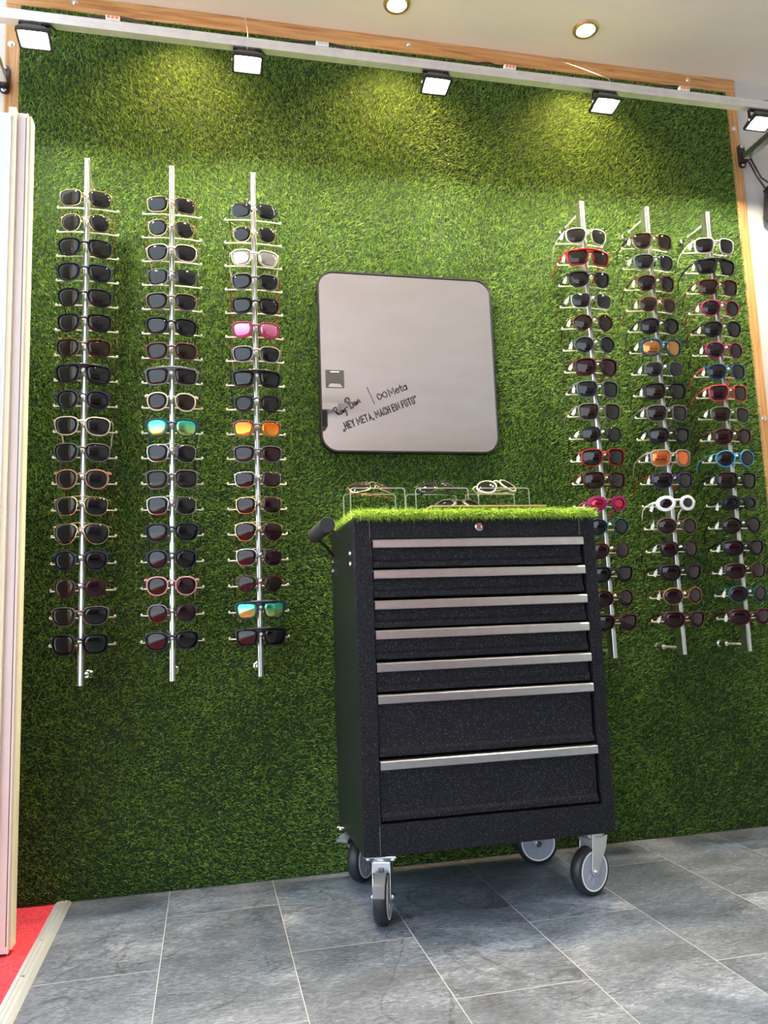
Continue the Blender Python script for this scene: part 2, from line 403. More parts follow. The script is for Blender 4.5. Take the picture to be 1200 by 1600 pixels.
GL = {'H': [[(0, 0), (0, 1)], [(.44, 0), (.44, 1)], [(0, .5), (.44, .5)]], 'E': [[(.36, 0), (0, 0), (0, 1), (.36, 1)], [(0, .52), (.30, .52)]], 'Y': [[(0, 1), (.22, .5), (.22, 0)], [(.44, 1), (.22, .5)]],
 'M': [[(0, 0), (0, 1), (.34, .3), (.68, 1), (.68, 0)]], 'T': [[(0, 1), (.42, 1)], [(.21, 1), (.21, 0)]], 'A': [[(0, 0), (.23, 1), (.46, 0)], [(.09, .27), (.37, .27)]],
 'C': [[(.42, .72), (.42, .9), (.32, 1), (.10, 1), (0, .9), (0, .1), (.10, 0), (.32, 0), (.42, .1), (.42, .3)]], 'I': [[(0, 0), (0, 1)]], 'N': [[(0, 0), (0, 1), (.42, 0), (.42, 1)]],
 'F': [[(0, 0), (0, 1), (.36, 1)], [(0, .5), (.30, .5)]], 'O': [[(.10, 0), (.32, 0), (.42, .1), (.42, .9), (.32, 1), (.10, 1), (0, .9), (0, .1), (.10, 0)]],
 ',': [[(0, .02), (-.04, -.2)]], '\u201e': [[(0, .02), (-.04, -.2)], [(.2, .02), (.16, -.2)]], '\u201c': [[(.03, .82), (0, 1.04)], [(.22, .82), (.19, 1.04)]]}
GW = {'I': 0, 'M': .68, 'H': .44, 'Y': .44, 'E': .36, 'F': .34, 'A': .46, ',': .0, '\u201e': .2, '\u201c': .2}
def ribbon(lines, name, ox, oz, scale, ang, wd, xs=1.0):
    """flat printed strokes with mitred joints"""
    mb = MB(); ca, sa = math.cos(ang), math.sin(ang)
    def T(x, z): x *= scale*xs; z *= scale; return (ox+x*ca-z*sa, YL-.0004, oz+x*sa+z*ca)
    for li in lines:
        P = [Vector(p) for p in li]; closed = (P[0]-P[-1]).length < 1e-6
        if closed: P = P[:-1]
        n = len(P); h = wd/2; L_, R2 = [], []
        for i in range(n):
            d1 = (P[i]-P[i-1]).normalized() if (i > 0 or closed) else None
            d2 = (P[(i+1) % n]-P[i]).normalized() if (i < n-1 or closed) else None
            a_ = d1 or d2; b_ = d2 or d1; n1 = Vector((-a_.y, a_.x)); n2 = Vector((-b_.y, b_.x)); mt = (n1+n2)
            mt = mt.normalized() if mt.length > .01 else n1; k = min(h/max(.35, mt.dot(n1)), h*1.9)
            q = P[i]+(-a_*h*.9 if d1 is None else b_*0)+(b_*h*.9 if d2 is None else b_*0)
            if d1 is None: q = P[i]-b_*h*.9
            elif d2 is None: q = P[i]+a_*h*.9
            L_.append(q+mt*k); R2.append(q-mt*k)
        vs = [T(*p) for p in L_]+[T(*p) for p in R2]
        mb.add(vs, [(i, (i+1) % n, n+(i+1) % n, n+i) for i in range(n if closed else n-1)])
    return mb.build(name, M_letter, mir)
x = 0; ls = []
for ch in '\u201eHEY META, MACH EIN FOTO\u201c':
    if ch == ' ': x += .30; continue
    ls += [[(x+px, pz) for px, pz in l] for l in GL[ch]]; x += GW.get(ch, .42)+.285
ribbon(ls, 'lettering', .431-.655, 1.340-1.268, .0212, TA, .225, (.270/x)/.0212)
me_ = [[(0, 0), (0, 1), (.42, .22), (.84, 1), (.84, 0)]]
def circ(cx, cz, rx, rz, a0, a1, k=14): return [(cx+rx*math.cos(math.radians(a0+(a1-a0)*i/k)), cz+rz*math.sin(math.radians(a0+(a1-a0)*i/k))) for i in range(k+1)]
me_ += [[(1.12, .36), (1.62, .36)]+circ(1.37, .34, .26, .32, 10, 320)]
me_ += [[(1.98, .92), (1.98, .18), (2.06, .04), (2.2, .02)], [(1.80, .64), (2.18, .64)]]
me_ += [circ(2.62, .33, .26, .31, 0, 360)[:-1]+[circ(2.62, .33, .26, .31, 0, 360)[0]], [(2.88, .64), (2.88, .02)]]
ribbon(me_, 'lettering', .5865-.655, 1.4560-1.268, .0230, TA, .175, .95)

# ------------------------------------------------------------ display poles
PX = [-.331, -.0915, .1495, 1.2435, 1.4865, 1.724]
Z0, Z1 = .593, 2.108
rowz = [1.972-.0747*k for k in range(18)]
pole = empty('display_pole', (0, 0, 0))
mb = MB()
prof = []
for sgn in (1, -1):
    pr = [(.0036, -.166), (.0036, -.161), (.0042, -.1605), (.006, -.166), (.0085, -.1655), (.0105, -.163), (.0105, -.1555), (.0098, -.1545), (.0098, -.1515), (.0105, -.1495), (.0105, -.143), (.008, -.1405)]
    prof += pr if sgn == 1 else [(-x, y) for x, y in reversed(pr)]
# outline is (x, y) extruded along z
mb.prism([(x*.72, -.166+(y+.166)*1.45) for x, y in prof], 2, Z0, Z1)
mb.build('pole', M_alu, pole)
mb = MB(); mb.box(-.0025, .0025, -.1640, -.1600, Z0+.002, Z1-.002); mb.build('slot_insert', M_dark, pole)
mb = MB(); mb.prism([(x*.74, y) for x, y in ((-.0105, -.166), (.0105, -.166), (.0105, -.130), (-.0105, -.130))], 2, Z1, Z1+.003); mb.build('end_cap', M_steel, pole)
for z in (Z0+.022, Z1-.030):
    mb = MB(); mb.cyl((0, -.141, z), (0, -.02, z), .0042, 10); mb.build('standoff_rod', M_rod, pole)
    mb = MB(); mb.lathe([(.013, -.001), (.013, -.012), (.009, -.016), (.009, -.030), (.0075, -.034), (.0075, -.046)], (0, 0, z), (0, 1, 0), 20); mb.build('wall_flange', M_chrome, pole)
# rod runs along -y from the wall, so the lathe heights are negative on +y
for z in rowz:
    mb = MB(); path = [(x, -.1365+.010*(abs(x)/.088)**2, z-.0030) for x in [-.086+.172*k/12 for k in range(13)]]
    mb.tube(path, .0021, 8); mb.cyl((path[0][0], path[0][1], z-.003), (path[0][0]+.003, path[0][1], z+.003), .0028, 8); mb.cyl((path[-1][0], path[-1][1], z-.003), (path[-1][0]-.003, path[-1][1], z+.003), .0028, 8)
    mb.build('temple_bar', M_rod, pole)
    mb = MB(); mb.tube([(0, -.163, z+.003), (0, -.178, z+.006), (0, -.190, z+.0095)], .0026, 8); mb.cyl((0, -.1885, z+.009), (0, -.194, z+.0105), .0040, 10); mb.build('nose_peg', M_whitep, pole)
POLN = ['leftmost pole', 'second pole from left', 'third pole from left', 'fourth pole from left', 'fifth pole from left', 'rightmost pole']
polelab = ['leftmost upright aluminium glasses pole, nearest the white door', 'upright aluminium glasses pole, middle one of the left three', 'upright aluminium glasses pole left of the mirror', 'upright aluminium glasses pole partly hidden by the black tool cabinet', 'upright aluminium glasses pole holding the white oval sunglasses', 'rightmost upright aluminium glasses pole beside the wooden post']
for k, x in enumerate(PX):
    o = pole if k == 0 else copy_tree(pole)
    o.location = (x, 0, 0); tag(o, polelab[k], 'display pole', 'glasses display poles on the turf wall')

# ------------------------------------------------------------ sunglasses
_fm = {}
def fmat(c, metal=False, clear=False):
    k = (c, metal, clear)
    if k not in _fm:
        m_ = mat('frame_material', c, .3 if not metal else .2, 1 if metal else 0, Specular_IOR_Level=.3)
        if clear: m_.node_tree.nodes['Principled BSDF'].inputs['Transmission Weight'].default_value = .45
        else: m_.node_tree.nodes['Principled BSDF'].inputs['Coat Weight'].default_value = 0
        _fm[k] = m_
    return _fm[k]
def tort(c1, c2):
    k = ('t', c1, c2)
    if k not in _fm:
        m_ = mat('tortoise_material', c1, .2); N, L, b = nodes(m_); f = noise(m_, tex_coord(m_), 120, 2)
        L.new(ramp(m_, f, [(.42, c1), (.58, c2)]), b.inputs['Base Color']); _fm[k] = m_
    return _fm[k]
def lensmat(name, c, alpha, metal=0, rough=.02, c2=None):
    m_ = mat(name, c, rough, metal); N, L, b = nodes(m_)
    b.inputs['IOR'].default_value = 1.6
    if c2:   # mirror coating that shifts colour from top to bottom of the lens
        t = N.new('ShaderNodeTexCoord'); g = N.new('ShaderNodeSeparateXYZ'); L.new(t.outputs['Generated'], g.inputs[0])
        L.new(ramp(m_, g.outputs['Z'], [(.15, c2), (.75, c)]), b.inputs['Base Color'])
    tr = N.new('ShaderNodeBsdfTransparent'); tr.inputs[0].default_value = (.42, .41, .40, 1)
    mx = N.new('ShaderNodeMixShader'); mx.inputs[0].default_value = alpha
    L.new(tr.outputs[0], mx.inputs[1]); L.new(b.outputs[0], mx.inputs[2]); L.new(mx.outputs[0], N['Material Output'].inputs[0])
    return m_
LM = {'grey': lensmat('grey_lens', (.008, .009, .010), .76), 'dark': lensmat('dark_lens', (.005, .005, .006), .85),
      'brown': lensmat('brown_lens', (.014, .008, .005), .74), 'wine': lensmat('wine_lens', (.016, .003, .005), .78),
      'green': lensmat('green_mirror_lens', (.10, .75, .45), .97, .85, .03, (.55, .70, .12)), 'orange': lensmat('orange_mirror_lens', (1.0, .20, .03), .97, .85, .03, (1.0, .40, .05)),
      'pink': lensmat('pink_mirror_lens', (.80, .34, .52), .96, .8, .03, (.75, .12, .25)), 'gold': lensmat('gold_mirror_lens', (.48, .24, .08), .95, .8, .03),
      'redgold': lensmat('red_gold_mirror_lens', (.75, .20, .06), .96, .8, .03), 'silver': lensmat('silver_mirror_lens', (.55, .52, .48), .94, .8, .03),
      'redmirror': lensmat('red_mirror_lens', (.60, .04, .08), .95, .8, .03), 'teal': lensmat('teal_mirror_lens', (.06, .40, .32), .95, .8, .03, (.08, .30, .15)), 'clear': lensmat('pale_lens', (.02, .018, .018), .55)}
LN = {'grey': 'grey', 'dark': 'near-black', 'brown': 'brown', 'wine': 'dark wine', 'green': 'green mirrored', 'orange': 'orange mirrored', 'pink': 'pink mirrored', 'gold': 'amber mirrored',
      'redgold': 'red-gold mirrored', 'silver': 'silvery', 'redmirror': 'red mirrored', 'teal': 'green mirrored', 'clear': 'smoky'}
# half lens width, half height, exponent, taper, outer lift, rim width, rim depth, bridge gap, bridge type
STY = {
 'rect':   (.0292, .0234, 2.7, .12, .002, .0019, .0042, .018, 'solid'),
 'thin':   (.0285, .0222, 3.2, .08, .001, .0010, .0014, .019, 'metal'),
 'panto':  (.0262, .0238, 2.3, .10, .001, .0011, .0014, .021, 'metal'),
 'round':  (.0265, .0240, 2.3, .09, .001, .0026, .0040, .019, 'keyhole'),
 'avi':    (.0295, .0252, 2.4, .22, .000, .0011, .0014, .016, 'double'),
 'navi':   (.0278, .0240, 2.9, .12, .000, .0011, .0014, .018, 'double'),
 'square': (.0285, .0245, 3.1, .08, .002, .0023, .0050, .018, 'solid'),
 'big':    (.0285, .0255, 2.7, .06, .002, .0028, .0055, .016, 'solid'),
 'cat':    (.0270, .0225, 2.4, .13, .006, .0036, .0052, .019, 'solid'),
 'hex':    (.0275, .0250, 1.8, .06, .002, .0020, .0042, .018, 'keyhole'),
 'flat':   (.0295, .0225, 4.0, .14, .001, .0030, .0048, .014, 'top'),
 'oval':   (.0215, .0170, 2.0, .00, .000, .0085, .0080, .017, 'solid'),
 'octo':   (.0278, .0250, 1.9, .00, .003, .0020, .0045, .017, 'keyhole'),
}
SCL = 1.03
def make_glasses(style, fm, lm, tm=None, tagged=False, z_hook=.05, folded=False, wscale=1.0):
    """front plane at local y=0, lenses face -y, bridge at origin; temples run to +y"""
    a, b_, p, tp, lift, rw, rd, gap, btype = STY[style]; a *= SCL*wscale; b_ *= SCL*wscale; rnd = random.uniform
    root_ = empty('sunglasses', (0, 0, 0))
    cx = a+gap/2+rw; W = cx+a+rw; n = 30; Rc = .14
    def surf(x, z, off=0): return Vector((x, (x*x)/(2*Rc)+((z+.003)**2)/(2*.11)+off-z*.12, z))
    def outline(g, sx):
        pts = []
        for i in range(n):
            t = 2*PI*(i+.5)/n; c, s = math.cos(t), math.sin(t)
            x = (a+g)*math.copysign(abs(c)**(2/p), c); z = (b_+g)*math.copysign(abs(s)**(2/p), s)
            x *= 1+tp*z/b_; q = max(0, x/a); z += lift*q*q*(1 if z > 0 else .35)
            if style == 'avi' and z < 0: z *= 1.12; x += .0015
            pts.append((sx*(cx+x), z-.003))
        return pts
    mbf = MB()
    for sx in (1, -1):
        i0 = outline(-.0006, sx); o0 = outline(rw, sx)
        vs = [surf(x, z, -rd/2) for x, z in i0]+[surf(x, z, -rd/2) for x, z in o0]+[surf(x, z, rd/2) for x, z in o0]+[surf(x, z, rd/2) for x, z in i0]
        mbf.add(vs, [(k*n+i, k*n+(i+1) % n, ((k+1) % 4)*n+(i+1) % n, ((k+1) % 4)*n+i) for k in range(4) for i in range(n)])
        hz = b_*.62 if style not in ('oval',) else .002
        he = .0045 if rw > .002 else .0016
        # hinge lug at the outer corner
        mbf.tube([surf(sx*(W-.004-tp*.01), hz, 0), surf(sx*(W+.001), hz, .001), surf(sx*(W+.0035), hz, .006)], he, 4, upv=(0, 0, 1))
        # lens
    zb = b_*.38; e = gap/2+rw*1.4
    if btype == 'solid': mbf.tube([surf(-e, zb-.001), surf(-gap*.22, zb+.001, -.001), surf(gap*.22, zb+.001, -.001), surf(e, zb-.001)], .0038, 6, radii=[.0050, .0032, .0032, .0050], flat=.8, upv=(0, 0, 1))
    elif btype == 'keyhole': mbf.tube([surf(-e, zb-.003), surf(-gap*.3, zb+.002, -.001), surf(0, zb+.0035, -.001), surf(gap*.3, zb+.002, -.001), surf(e, zb-.003)], .0022, 6, upv=(0, 0, 1))
    elif btype == 'top':
        mbf.tube([surf(-cx*1.2, b_*.93), surf(-cx*.6, b_*.97, -.001), surf(0, b_*.95, -.0015), surf(cx*.6, b_*.97, -.001), surf(cx*1.2, b_*.93)], .0042, 6, upv=(0, 0, 1))
        mbf.tube([surf(-gap*.7, b_*.55), surf(0, b_*.72, -.001), surf(gap*.7, b_*.55)], .0040, 6, upv=(0, 0, 1))
    else:
        mbf.tube([surf(-e-.001, zb-.004), surf(-gap*.3, zb, -.002), surf(0, zb+.0012, -.003), surf(gap*.3, zb, -.002), surf(e+.001, zb-.004)], .0013, 6)
        if btype == 'double': mbf.tube([surf(-cx*.62, b_*.92), surf(0, b_*.96, -.001), surf(cx*.62, b_*.92)], .0013, 6)
        for sx in (1, -1):
            mbf.tube([surf(sx*(gap*.5+rw), -.002, .001), surf(sx*gap*.36, -.001, .006)], .0009, 5)
            mbf.tube([surf(sx*gap*.38, .003, .006), surf(sx*gap*.40, -.006, .007)], .0024, 6)
    fr = mbf.build('frame', fm, root_)
    for sx in (1, -1):
        mb = MB(); cz = -.003; ring = outline(0, sx); vs = []
        for off in (-.0004, .0010):
            vs.append(surf(sx*cx, cz, off))
            for s_ in (.34, .67, 1.0):
                for x, z in ring: vs.append(surf(sx*cx+(x-sx*cx)*s_, cz+(z-cz)*s_, off))
        h = len(vs)//2; fs = []
        for q, base_ in ((0, 0), (1, h)):
            fs += [(base_, base_+1+i, base_+1+(i+1) % n) for i in range(n)]
            for k in range(2): fs += [(base_+1+k*n+i, base_+1+k*n+(i+1) % n, base_+1+(k+1)*n+(i+1) % n, base_+1+(k+1)*n+i) for i in range(n)]
        fs += [(1+2*n+i, 1+2*n+(i+1) % n, h+1+2*n+(i+1) % n, h+1+2*n+i) for i in range(n)]
        mb.add(vs, fs, True); mb.build('lens', lm, root_)
    tm = tm or fm; thick = rw > .002
    for sx in (1, -1):
        hx = W+.0035; hy = surf(W, 0).y+.006; dx = rnd(-.004, .006); dz = rnd(-.006, .002)
        if folded:
            k = 0 if sx > 0 else .006
            path = [(sx*hx, hy, hz), (sx*(hx-.012), hy+.006+k, hz-.002), (0, hy+.010+k, hz-.006), (-sx*hx*.6, hy+.010+k, hz-.011), (-sx*hx*.95, hy+.008+k, hz-.024)]
        else:
            path = [(sx*hx, hy, hz), (sx*(hx+.001+dx*.3), hy+.030, hz-.002), (sx*(hx+dx*.6), hy+.060, hz-.006+dz*.5), (sx*(hx-.003+dx), hy+.088, hz-.013+dz), (sx*(hx-.006+dx), hy+.103, hz-.026+dz), (sx*(hx-.008+dx), hy+.112, hz-.046+dz)]
        mb = MB(); r0 = .0042 if thick else .0016
        rad = [r0, r0, r0*.85, max(r0*.7, .0022), max(r0*.75, .0024), max(r0*.7, .0022)][:len(path)]
        mb.tube(path, r0, 8, radii=rad, flat=.42 if thick else .9, upv=(0, 0, 1)); mb.build('temple', tm, root_)
    if tagged:
        x0 = -(W+.004); mb = MB(); yy = .030; zz = hz-.012; sw = rnd(.2, .6)
        R_ = Matrix.Translation((x0, yy, hz-.003)) @ Matrix.Rotation(sw, 4, 'Y')
        pr = [(-.0018, 0), (.0018, 0), (.0018, -.006), (.0052, -.009), (.0052, -.026), (-.0052, -.026), (-.0052, -.009), (-.0018, -.006)]
        vs = [R_ @ Vector((x, y, z)) for y in (-.0003-.003, .0003-.003) for x, z in pr]; k = len(pr)
        mb.add(vs, [tuple(range(k)), tuple(range(k, 2*k))]+[(i, (i+1) % k, k+(i+1) % k, k+i) for i in range(k)])
        for q in (0,):
            mb.tube([R_ @ Vector((0, -.003, 0)), R_ @ Vector((0, 0, .006)), R_ @ Vector((.001, .003, .001))], .0008, 5)
        t_ = mb.build('price_tag', M_tagp, root_)
    return root_

BK = fmat((.010, .010, .012)); GOLD = fmat((.62, .46, .23), True); SILV = fmat((.50, .49, .47), True); NAVY = fmat((.015, .022, .045)); GRY = fmat((.10, .10, .105))
BRN = tort((.025, .010, .006), (.11, .036, .013)); GUN = fmat((.16, .16, .17), True); CREAM = fmat((.58, .53, .42)); ROSE = fmat((.58, .30, .22), False, True); PINK = fmat((.55, .27, .26))
CLR = fmat((.42, .40, .36), False, True); BEI = fmat((.40, .36, .30)); BLUE = fmat((.012, .048, .12)); RED = fmat((.24, .008, .012)); WHITE = fmat((.88, .88, .86)); MAG = fmat((.24, .01, .08))
BURG = fmat((.055, .007, .013)); TEAL = fmat((.012, .085, .095)); OLV = fmat((.10, .125, .07)); LBLU = fmat((.05, .26, .48)); TGRY = fmat((.10, .14, .15), False, True); PURP = fmat((.05, .02, .10)); CORAL = fmat((.40, .045, .06)); TAN = tort((.13, .055, .02), (.33, .16, .055))
CR2 = fmat((.42, .40, .34))
G = {0: [('thin', GOLD, 'grey', 'gold rectangular'), ('panto', GOLD, 'grey', 'gold round metal', TAN), ('rect', BK, 'grey', 'black soft-square'), ('rect', NAVY, 'grey', 'dark navy rectangular'),
    ('rect', BK, 'grey', 'black acetate'), ('rect', BK, 'grey', 'black', GOLD), ('rect', BRN, 'brown', 'tortoise brown'), ('flat', BK, 'grey', 'black straight-browed'), ('round', NAVY, 'dark', 'navy rounded'),
    ('rect', CREAM, 'grey', 'cream white'), ('rect', GRY, 'grey', 'dark grey'), ('round', ROSE, 'grey', 'translucent rose', BRN), ('navi', GOLD, 'dark', 'gold double-bridge'), ('avi', GOLD, 'grey', 'gold aviator'),
    ('round', NAVY, 'dark', 'dark blue round'), ('panto', BRN, 'wine', 'thin brown'), ('rect', fmat((.12, .09, .08)), 'dark', 'greyish brown'), ('square', BK, 'dark', 'black square')],
 1: [('thin', GOLD, 'dark', 'gold thin-rimmed'), ('panto', GOLD, 'grey', 'gold round metal'), ('rect', BEI, 'grey', 'grey-beige'), ('thin', GUN, 'grey', 'gunmetal'), ('rect', fmat((.14, .11, .08)), 'dark', 'olive brown'),
    ('rect', BK, 'dark', 'black'), ('rect', fmat((.12, .045, .045)), 'brown', 'dark burgundy'), ('flat', GRY, 'dark', 'charcoal flat-topped'), ('round', CREAM, 'brown', 'cream round', TAN), ('rect', BLUE, 'green', 'blue sporty'),
    ('navi', SILV, 'dark', 'silver and black', BK), ('square', GRY, 'clear', 'matt grey'), ('navi', SILV, 'dark', 'silver double-bridge'), ('rect', NAVY, 'dark', 'dark navy'), ('round', NAVY, 'dark', 'navy round'),
    ('round', PINK, 'wine', 'light pink round'), ('panto', GUN, 'wine', 'thin metal round'), ('rect', NAVY, 'dark', 'dark blue square')],
 2: [('thin', GUN, 'grey', 'rimless-look thin'), ('panto', GOLD, 'grey', 'gold small round'), ('rect', CREAM, 'silver', 'beige'), ('rect', GRY, 'dark', 'grey', CORAL), ('rect', BK, 'dark', 'black', CORAL),
    ('rect', fmat((.20, .04, .07)), 'pink', 'dark red'), ('rect', CLR, 'dark', 'clear'), ('flat', BK, 'dark', 'black flat-topped'), ('round', BK, 'clear', 'black round'), ('rect', GRY, 'orange', 'grey sporty'),
    ('rect', GRY, 'wine', 'matt grey'), ('thin', SILV, 'wine', 'silver', NAVY), ('navi', GOLD, 'wine', 'gold squarish'), ('avi', GOLD, 'wine', 'gold aviator'), ('navi', SILV, 'wine', 'silver navigator'),
    ('panto', BRN, 'brown', 'brown rounded'), ('flat', NAVY, 'green', 'navy sporty'), ('flat', BK, 'dark', 'black sporty')],
 3: [('rect', CR2, 'clear', 'pale beige'), ('flat', RED, 'brown', 'red flat-topped'), ('cat', BK, 'dark', 'black cat-eye'), ('thin', SILV, 'grey', 'silver cat-eye'), ('hex', BRN, 'brown', 'tortoise angular'),
    ('hex', fmat((.05, .07, .07)), 'dark', 'grey-green angular'), ('big', BURG, 'wine', 'burgundy'), ('square', TGRY, 'grey', 'translucent teal grey'), ('square', fmat((.11, .11, .10)), 'brown', 'grey'), ('panto', BK, 'dark', 'black rounded'),
    ('square', RED, 'dark', 'thin red-rimmed', BK), ('square', BURG, 'brown', 'dark wine square'), ('oval', MAG, 'redmirror', 'magenta oval'), ('hex', TEAL, 'dark', 'dark teal'), ('panto', BRN, 'wine', 'dark brown round'),
    ('cat', BK, 'dark', 'shiny black'), ('octo', BRN, 'wine', 'amber tortoise'), ('cat', BURG, 'wine', 'dark wine cat-eye')],
 4: [('square', fmat((.32, .24, .12), True), 'brown', 'gold and black', BK), ('rect', fmat((.08, .105, .105)), 'grey', 'slate grey'), ('round', BRN, 'dark', 'dark tortoise'), ('panto', fmat((.20, .07, .035)), 'brown', 'reddish rounded'),
    ('round', BK, 'dark', 'glossy black'), ('big', BLUE, 'gold', 'blue', GOLD), ('panto', GRY, 'grey', 'dark grey pointed'), ('square', BK, 'brown', 'dark brown'), ('square', fmat((.12, .10, .11)), 'brown', 'mauve grey'),
    ('cat', BK, 'dark', 'black pointed cat-eye'), ('square', CLR, 'redgold', 'clear gold-tinted'), ('rect', PURP, 'dark', 'dark purple', RED), ('oval', WHITE, 'wine', 'thick white oval'), ('octo', fmat((.15, .075, .07)), 'brown', 'mauve brown octagonal'),
    ('panto', BK, 'wine', 'black thin rounded'), ('cat', BK, 'wine', 'black winged'), ('octo', TAN, 'wine', 'orange tortoise'), ('cat', BURG, 'wine', 'burgundy cat-eye')],
 5: [('square', CR2, 'dark', 'beige grey'), ('flat', BK, 'dark', 'black flat-topped'), ('square', BRN, 'brown', 'dark tortoise square'), ('octo', MAG, 'dark', 'pink thin-rimmed'), ('round', BK, 'dark', 'black', BURG),
    ('octo', MAG, 'grey', 'magenta and black', BK), ('round', BLUE, 'grey', 'blue', CORAL), ('square', CORAL, 'wine', 'coral red'), ('rect', OLV, 'brown', 'olive green'), ('round', BURG, 'wine', 'dark red round'),
    ('octo', LBLU, 'grey', 'bright blue octagonal'), ('square', BK, 'brown', 'black'), ('oval', BK, 'grey', 'black oval'), ('hex', BK, 'brown', 'black wide hexagonal'), ('cat', BK, 'wine', 'dark thin'),
    ('rect', BRN, 'wine', 'brown tortoise'), ('octo', TEAL, 'wine', 'teal'), ('cat', BURG, 'wine', 'black burgundy')]}
ORD = ['topmost', 'second', 'third', 'fourth', 'fifth', 'sixth', 'seventh', 'eighth', 'ninth', 'tenth', 'eleventh', 'twelfth', 'thirteenth', 'fourteenth', 'fifteenth', 'sixteenth', 'seventeenth', 'lowest']
for pk in range(6):
    for r_, spec in enumerate(G[pk]):
        sty, fm, lk, nm = spec[:4]; tm = spec[4] if len(spec) > 4 else None
        g = make_glasses(sty, fm, LM[lk], tm, tagged=pk >= 3, wscale={0: 1.0, 1: .97, 2: .93}.get(pk, 1.0)*(.93 if sty == 'oval' else 1))
        g.location = (PX[pk], -.1955, rowz[r_]+.004)
        yaw = random.uniform(-.05, .05)+(.0 if pk < 3 else -.03)
        g.rotation_euler = (0, random.uniform(-.018, .018), yaw)
        o_ = ORD[r_] if r_ in (0, 17) else ORD[r_]+' from top'
        tag(g, f'{nm} sunglasses, {LN[lk]} lenses, {o_}, {POLN[pk]}', 'sunglasses', 'sunglasses on the '+POLN[pk])

# ------------------------------------------------------------ tool cabinet
CX0, CX1, CY0, CY1, CZ0, CZ1 = .371, 1.043, -.470, -.090, .166, .998
cab = empty('tool_cabinet', ((CX0+CX1)/2, (CY0+CY1)/2, 0)); tag(cab, 'black rolling tool cabinet with seven drawers standing on four casters', 'tool cabinet')
cab_off = Vector(cab.location)
def cb_(mb, name, m_, parent=None, **kw):
    """cabinet part built in world coordinates, stored relative to the cabinet"""
    mb.v = [tuple(Vector(p)-cab_off) for p in mb.v]; return mb.build(name, m_, parent or cab, **kw)
mb = MB(); T = .018; FX0, FX1, FZ0, FZ1 = .4155, 1.009, .240, .947
mb.box(CX0, FX0, CY0, CY0+.03, CZ0, CZ1); mb.box(FX1, CX1, CY0, CY0+.03, CZ0, CZ1)
mb.box(FX0, FX1, CY0, CY0+.03, FZ1, CZ1); mb.box(FX0, FX1, CY0, CY0+.03, CZ0, FZ0)
mb.box(CX0+.001, CX1-.001, CY0+.03, CY1, CZ1-T, CZ1-.001); mb.box(CX0+.001, CX1-.001, CY0+.03, CY1, CZ0, CZ0+T); mb.box(CX0+.001, CX1-.001, CY1-T, CY1, CZ0+T, CZ1-T)
mb.box(CX1-T, CX1-.001, CY0+.03, CY1, CZ0+T, CZ1-T)
cb_(mb, 'body', M_coat, bevel=.0012)
mb = MB(); mb.box(CX0-.0005, CX0+.012, CY0+.0015, CY1, CZ0, CZ1); sp_ = cb_(mb, 'side_panel', M_side, bevel=.003)
mb = MB()
for x in (CX0+.041, CX1-.045): mb.box(x-.0008, x+.0008, CY0-.0006, CY0+.001, FZ1+.003, CZ1-.002)
for x in (CX0+.041,): mb.box(x-.0008, x+.0008, CY0-.0006, CY0+.001, CZ0+.002, FZ0-.004)
cb_(mb, 'seam', M_pedal)
tops = [.945, .866, .788, .713, .632, .553, .393]; bots = [.8705, .794, .717, .6375, .557, .398, .243]
for k, (zt, zb) in enumerate(zip(tops, bots)):
    dr = empty('drawer', (0, 0, 0)); dr.parent = cab
    mb = MB(); x0, x1 = FX0+.003, FX1-.006
    # folded steel front: recessed face, lower lip
    pr = [(CY0+.010, zt-.002), (CY0+.010, zb+.022), (CY0+.004, zb+.015), (CY0+.004, zb+.004), (CY0+.008, zb+.001), (CY0+.30, zb+.001), (CY0+.30, zt-.002)]
    mb.prism([(y, z) for y, z in pr], 0, x0, x1)
    cb_(mb, 'drawer_front', M_coat, dr, bevel=.0015)
    mb = MB(); hz = .0235
    pr = [(CY0-.009, zt-.001), (CY0-.012, zt-.004), (CY0-.0125, zt-hz+.002), (CY0-.010, zt-hz), (CY0-.004, zt-hz+.001), (CY0-.0095, zt-hz+.004), (CY0-.0095, zt-.006), (CY0+.009, zt-.004), (CY0+.009, zt)]
    mb.prism(pr, 0, x0-.001, x1-.001); cb_(mb, 'pull_handle', M_alu, dr)
mb = MB(); mb.lathe([(.0115, 0), (.0115, -.004), (.009, -.006), (.006, -.006), (.0055, -.004)], (.709, CY0, .9745), (0, 1, 0), 24); lk_ = cb_(mb, 'lock', M_chrome)
mb = MB(); mb.box(.7082, .7098, CY0-.0062, CY0-.0035, .9715, .9775); cb_(mb, 'keyhole', M_dark, lk_)
# side push handle
mb = MB(); mb.tube([(.306, -.452, .986), (.306, -.449, .986), (.306, -.205, .986), (.306, -.202, .986)], .0205, 28, radii=[.019, .0205, .0205, .019])
hd = cb_(mb, 'side_handle', M_foam)
for y in (-.440, -.150):
    mb = MB(); yy = max(min(y, -.22), -.44)
    mb.tube([(.306, yy, .982), (.340, (y+yy)/2, .955), (.3705, y, .925)], .0055, 4, flat=.5); mb.box(.366, .3705, y-.007, y+.007, .870, .930)
    cb_(mb, 'handle_bracket', M_blackmetal, hd)
    for z in (.912, .885):
        mb = MB(); mb.lathe([(.0075, 0), (.0075, -.003), (.005, -.0055)], (.367, y, z), (1, 0, 0), 14); cb_(mb, 'bolt', M_chrome, hd)

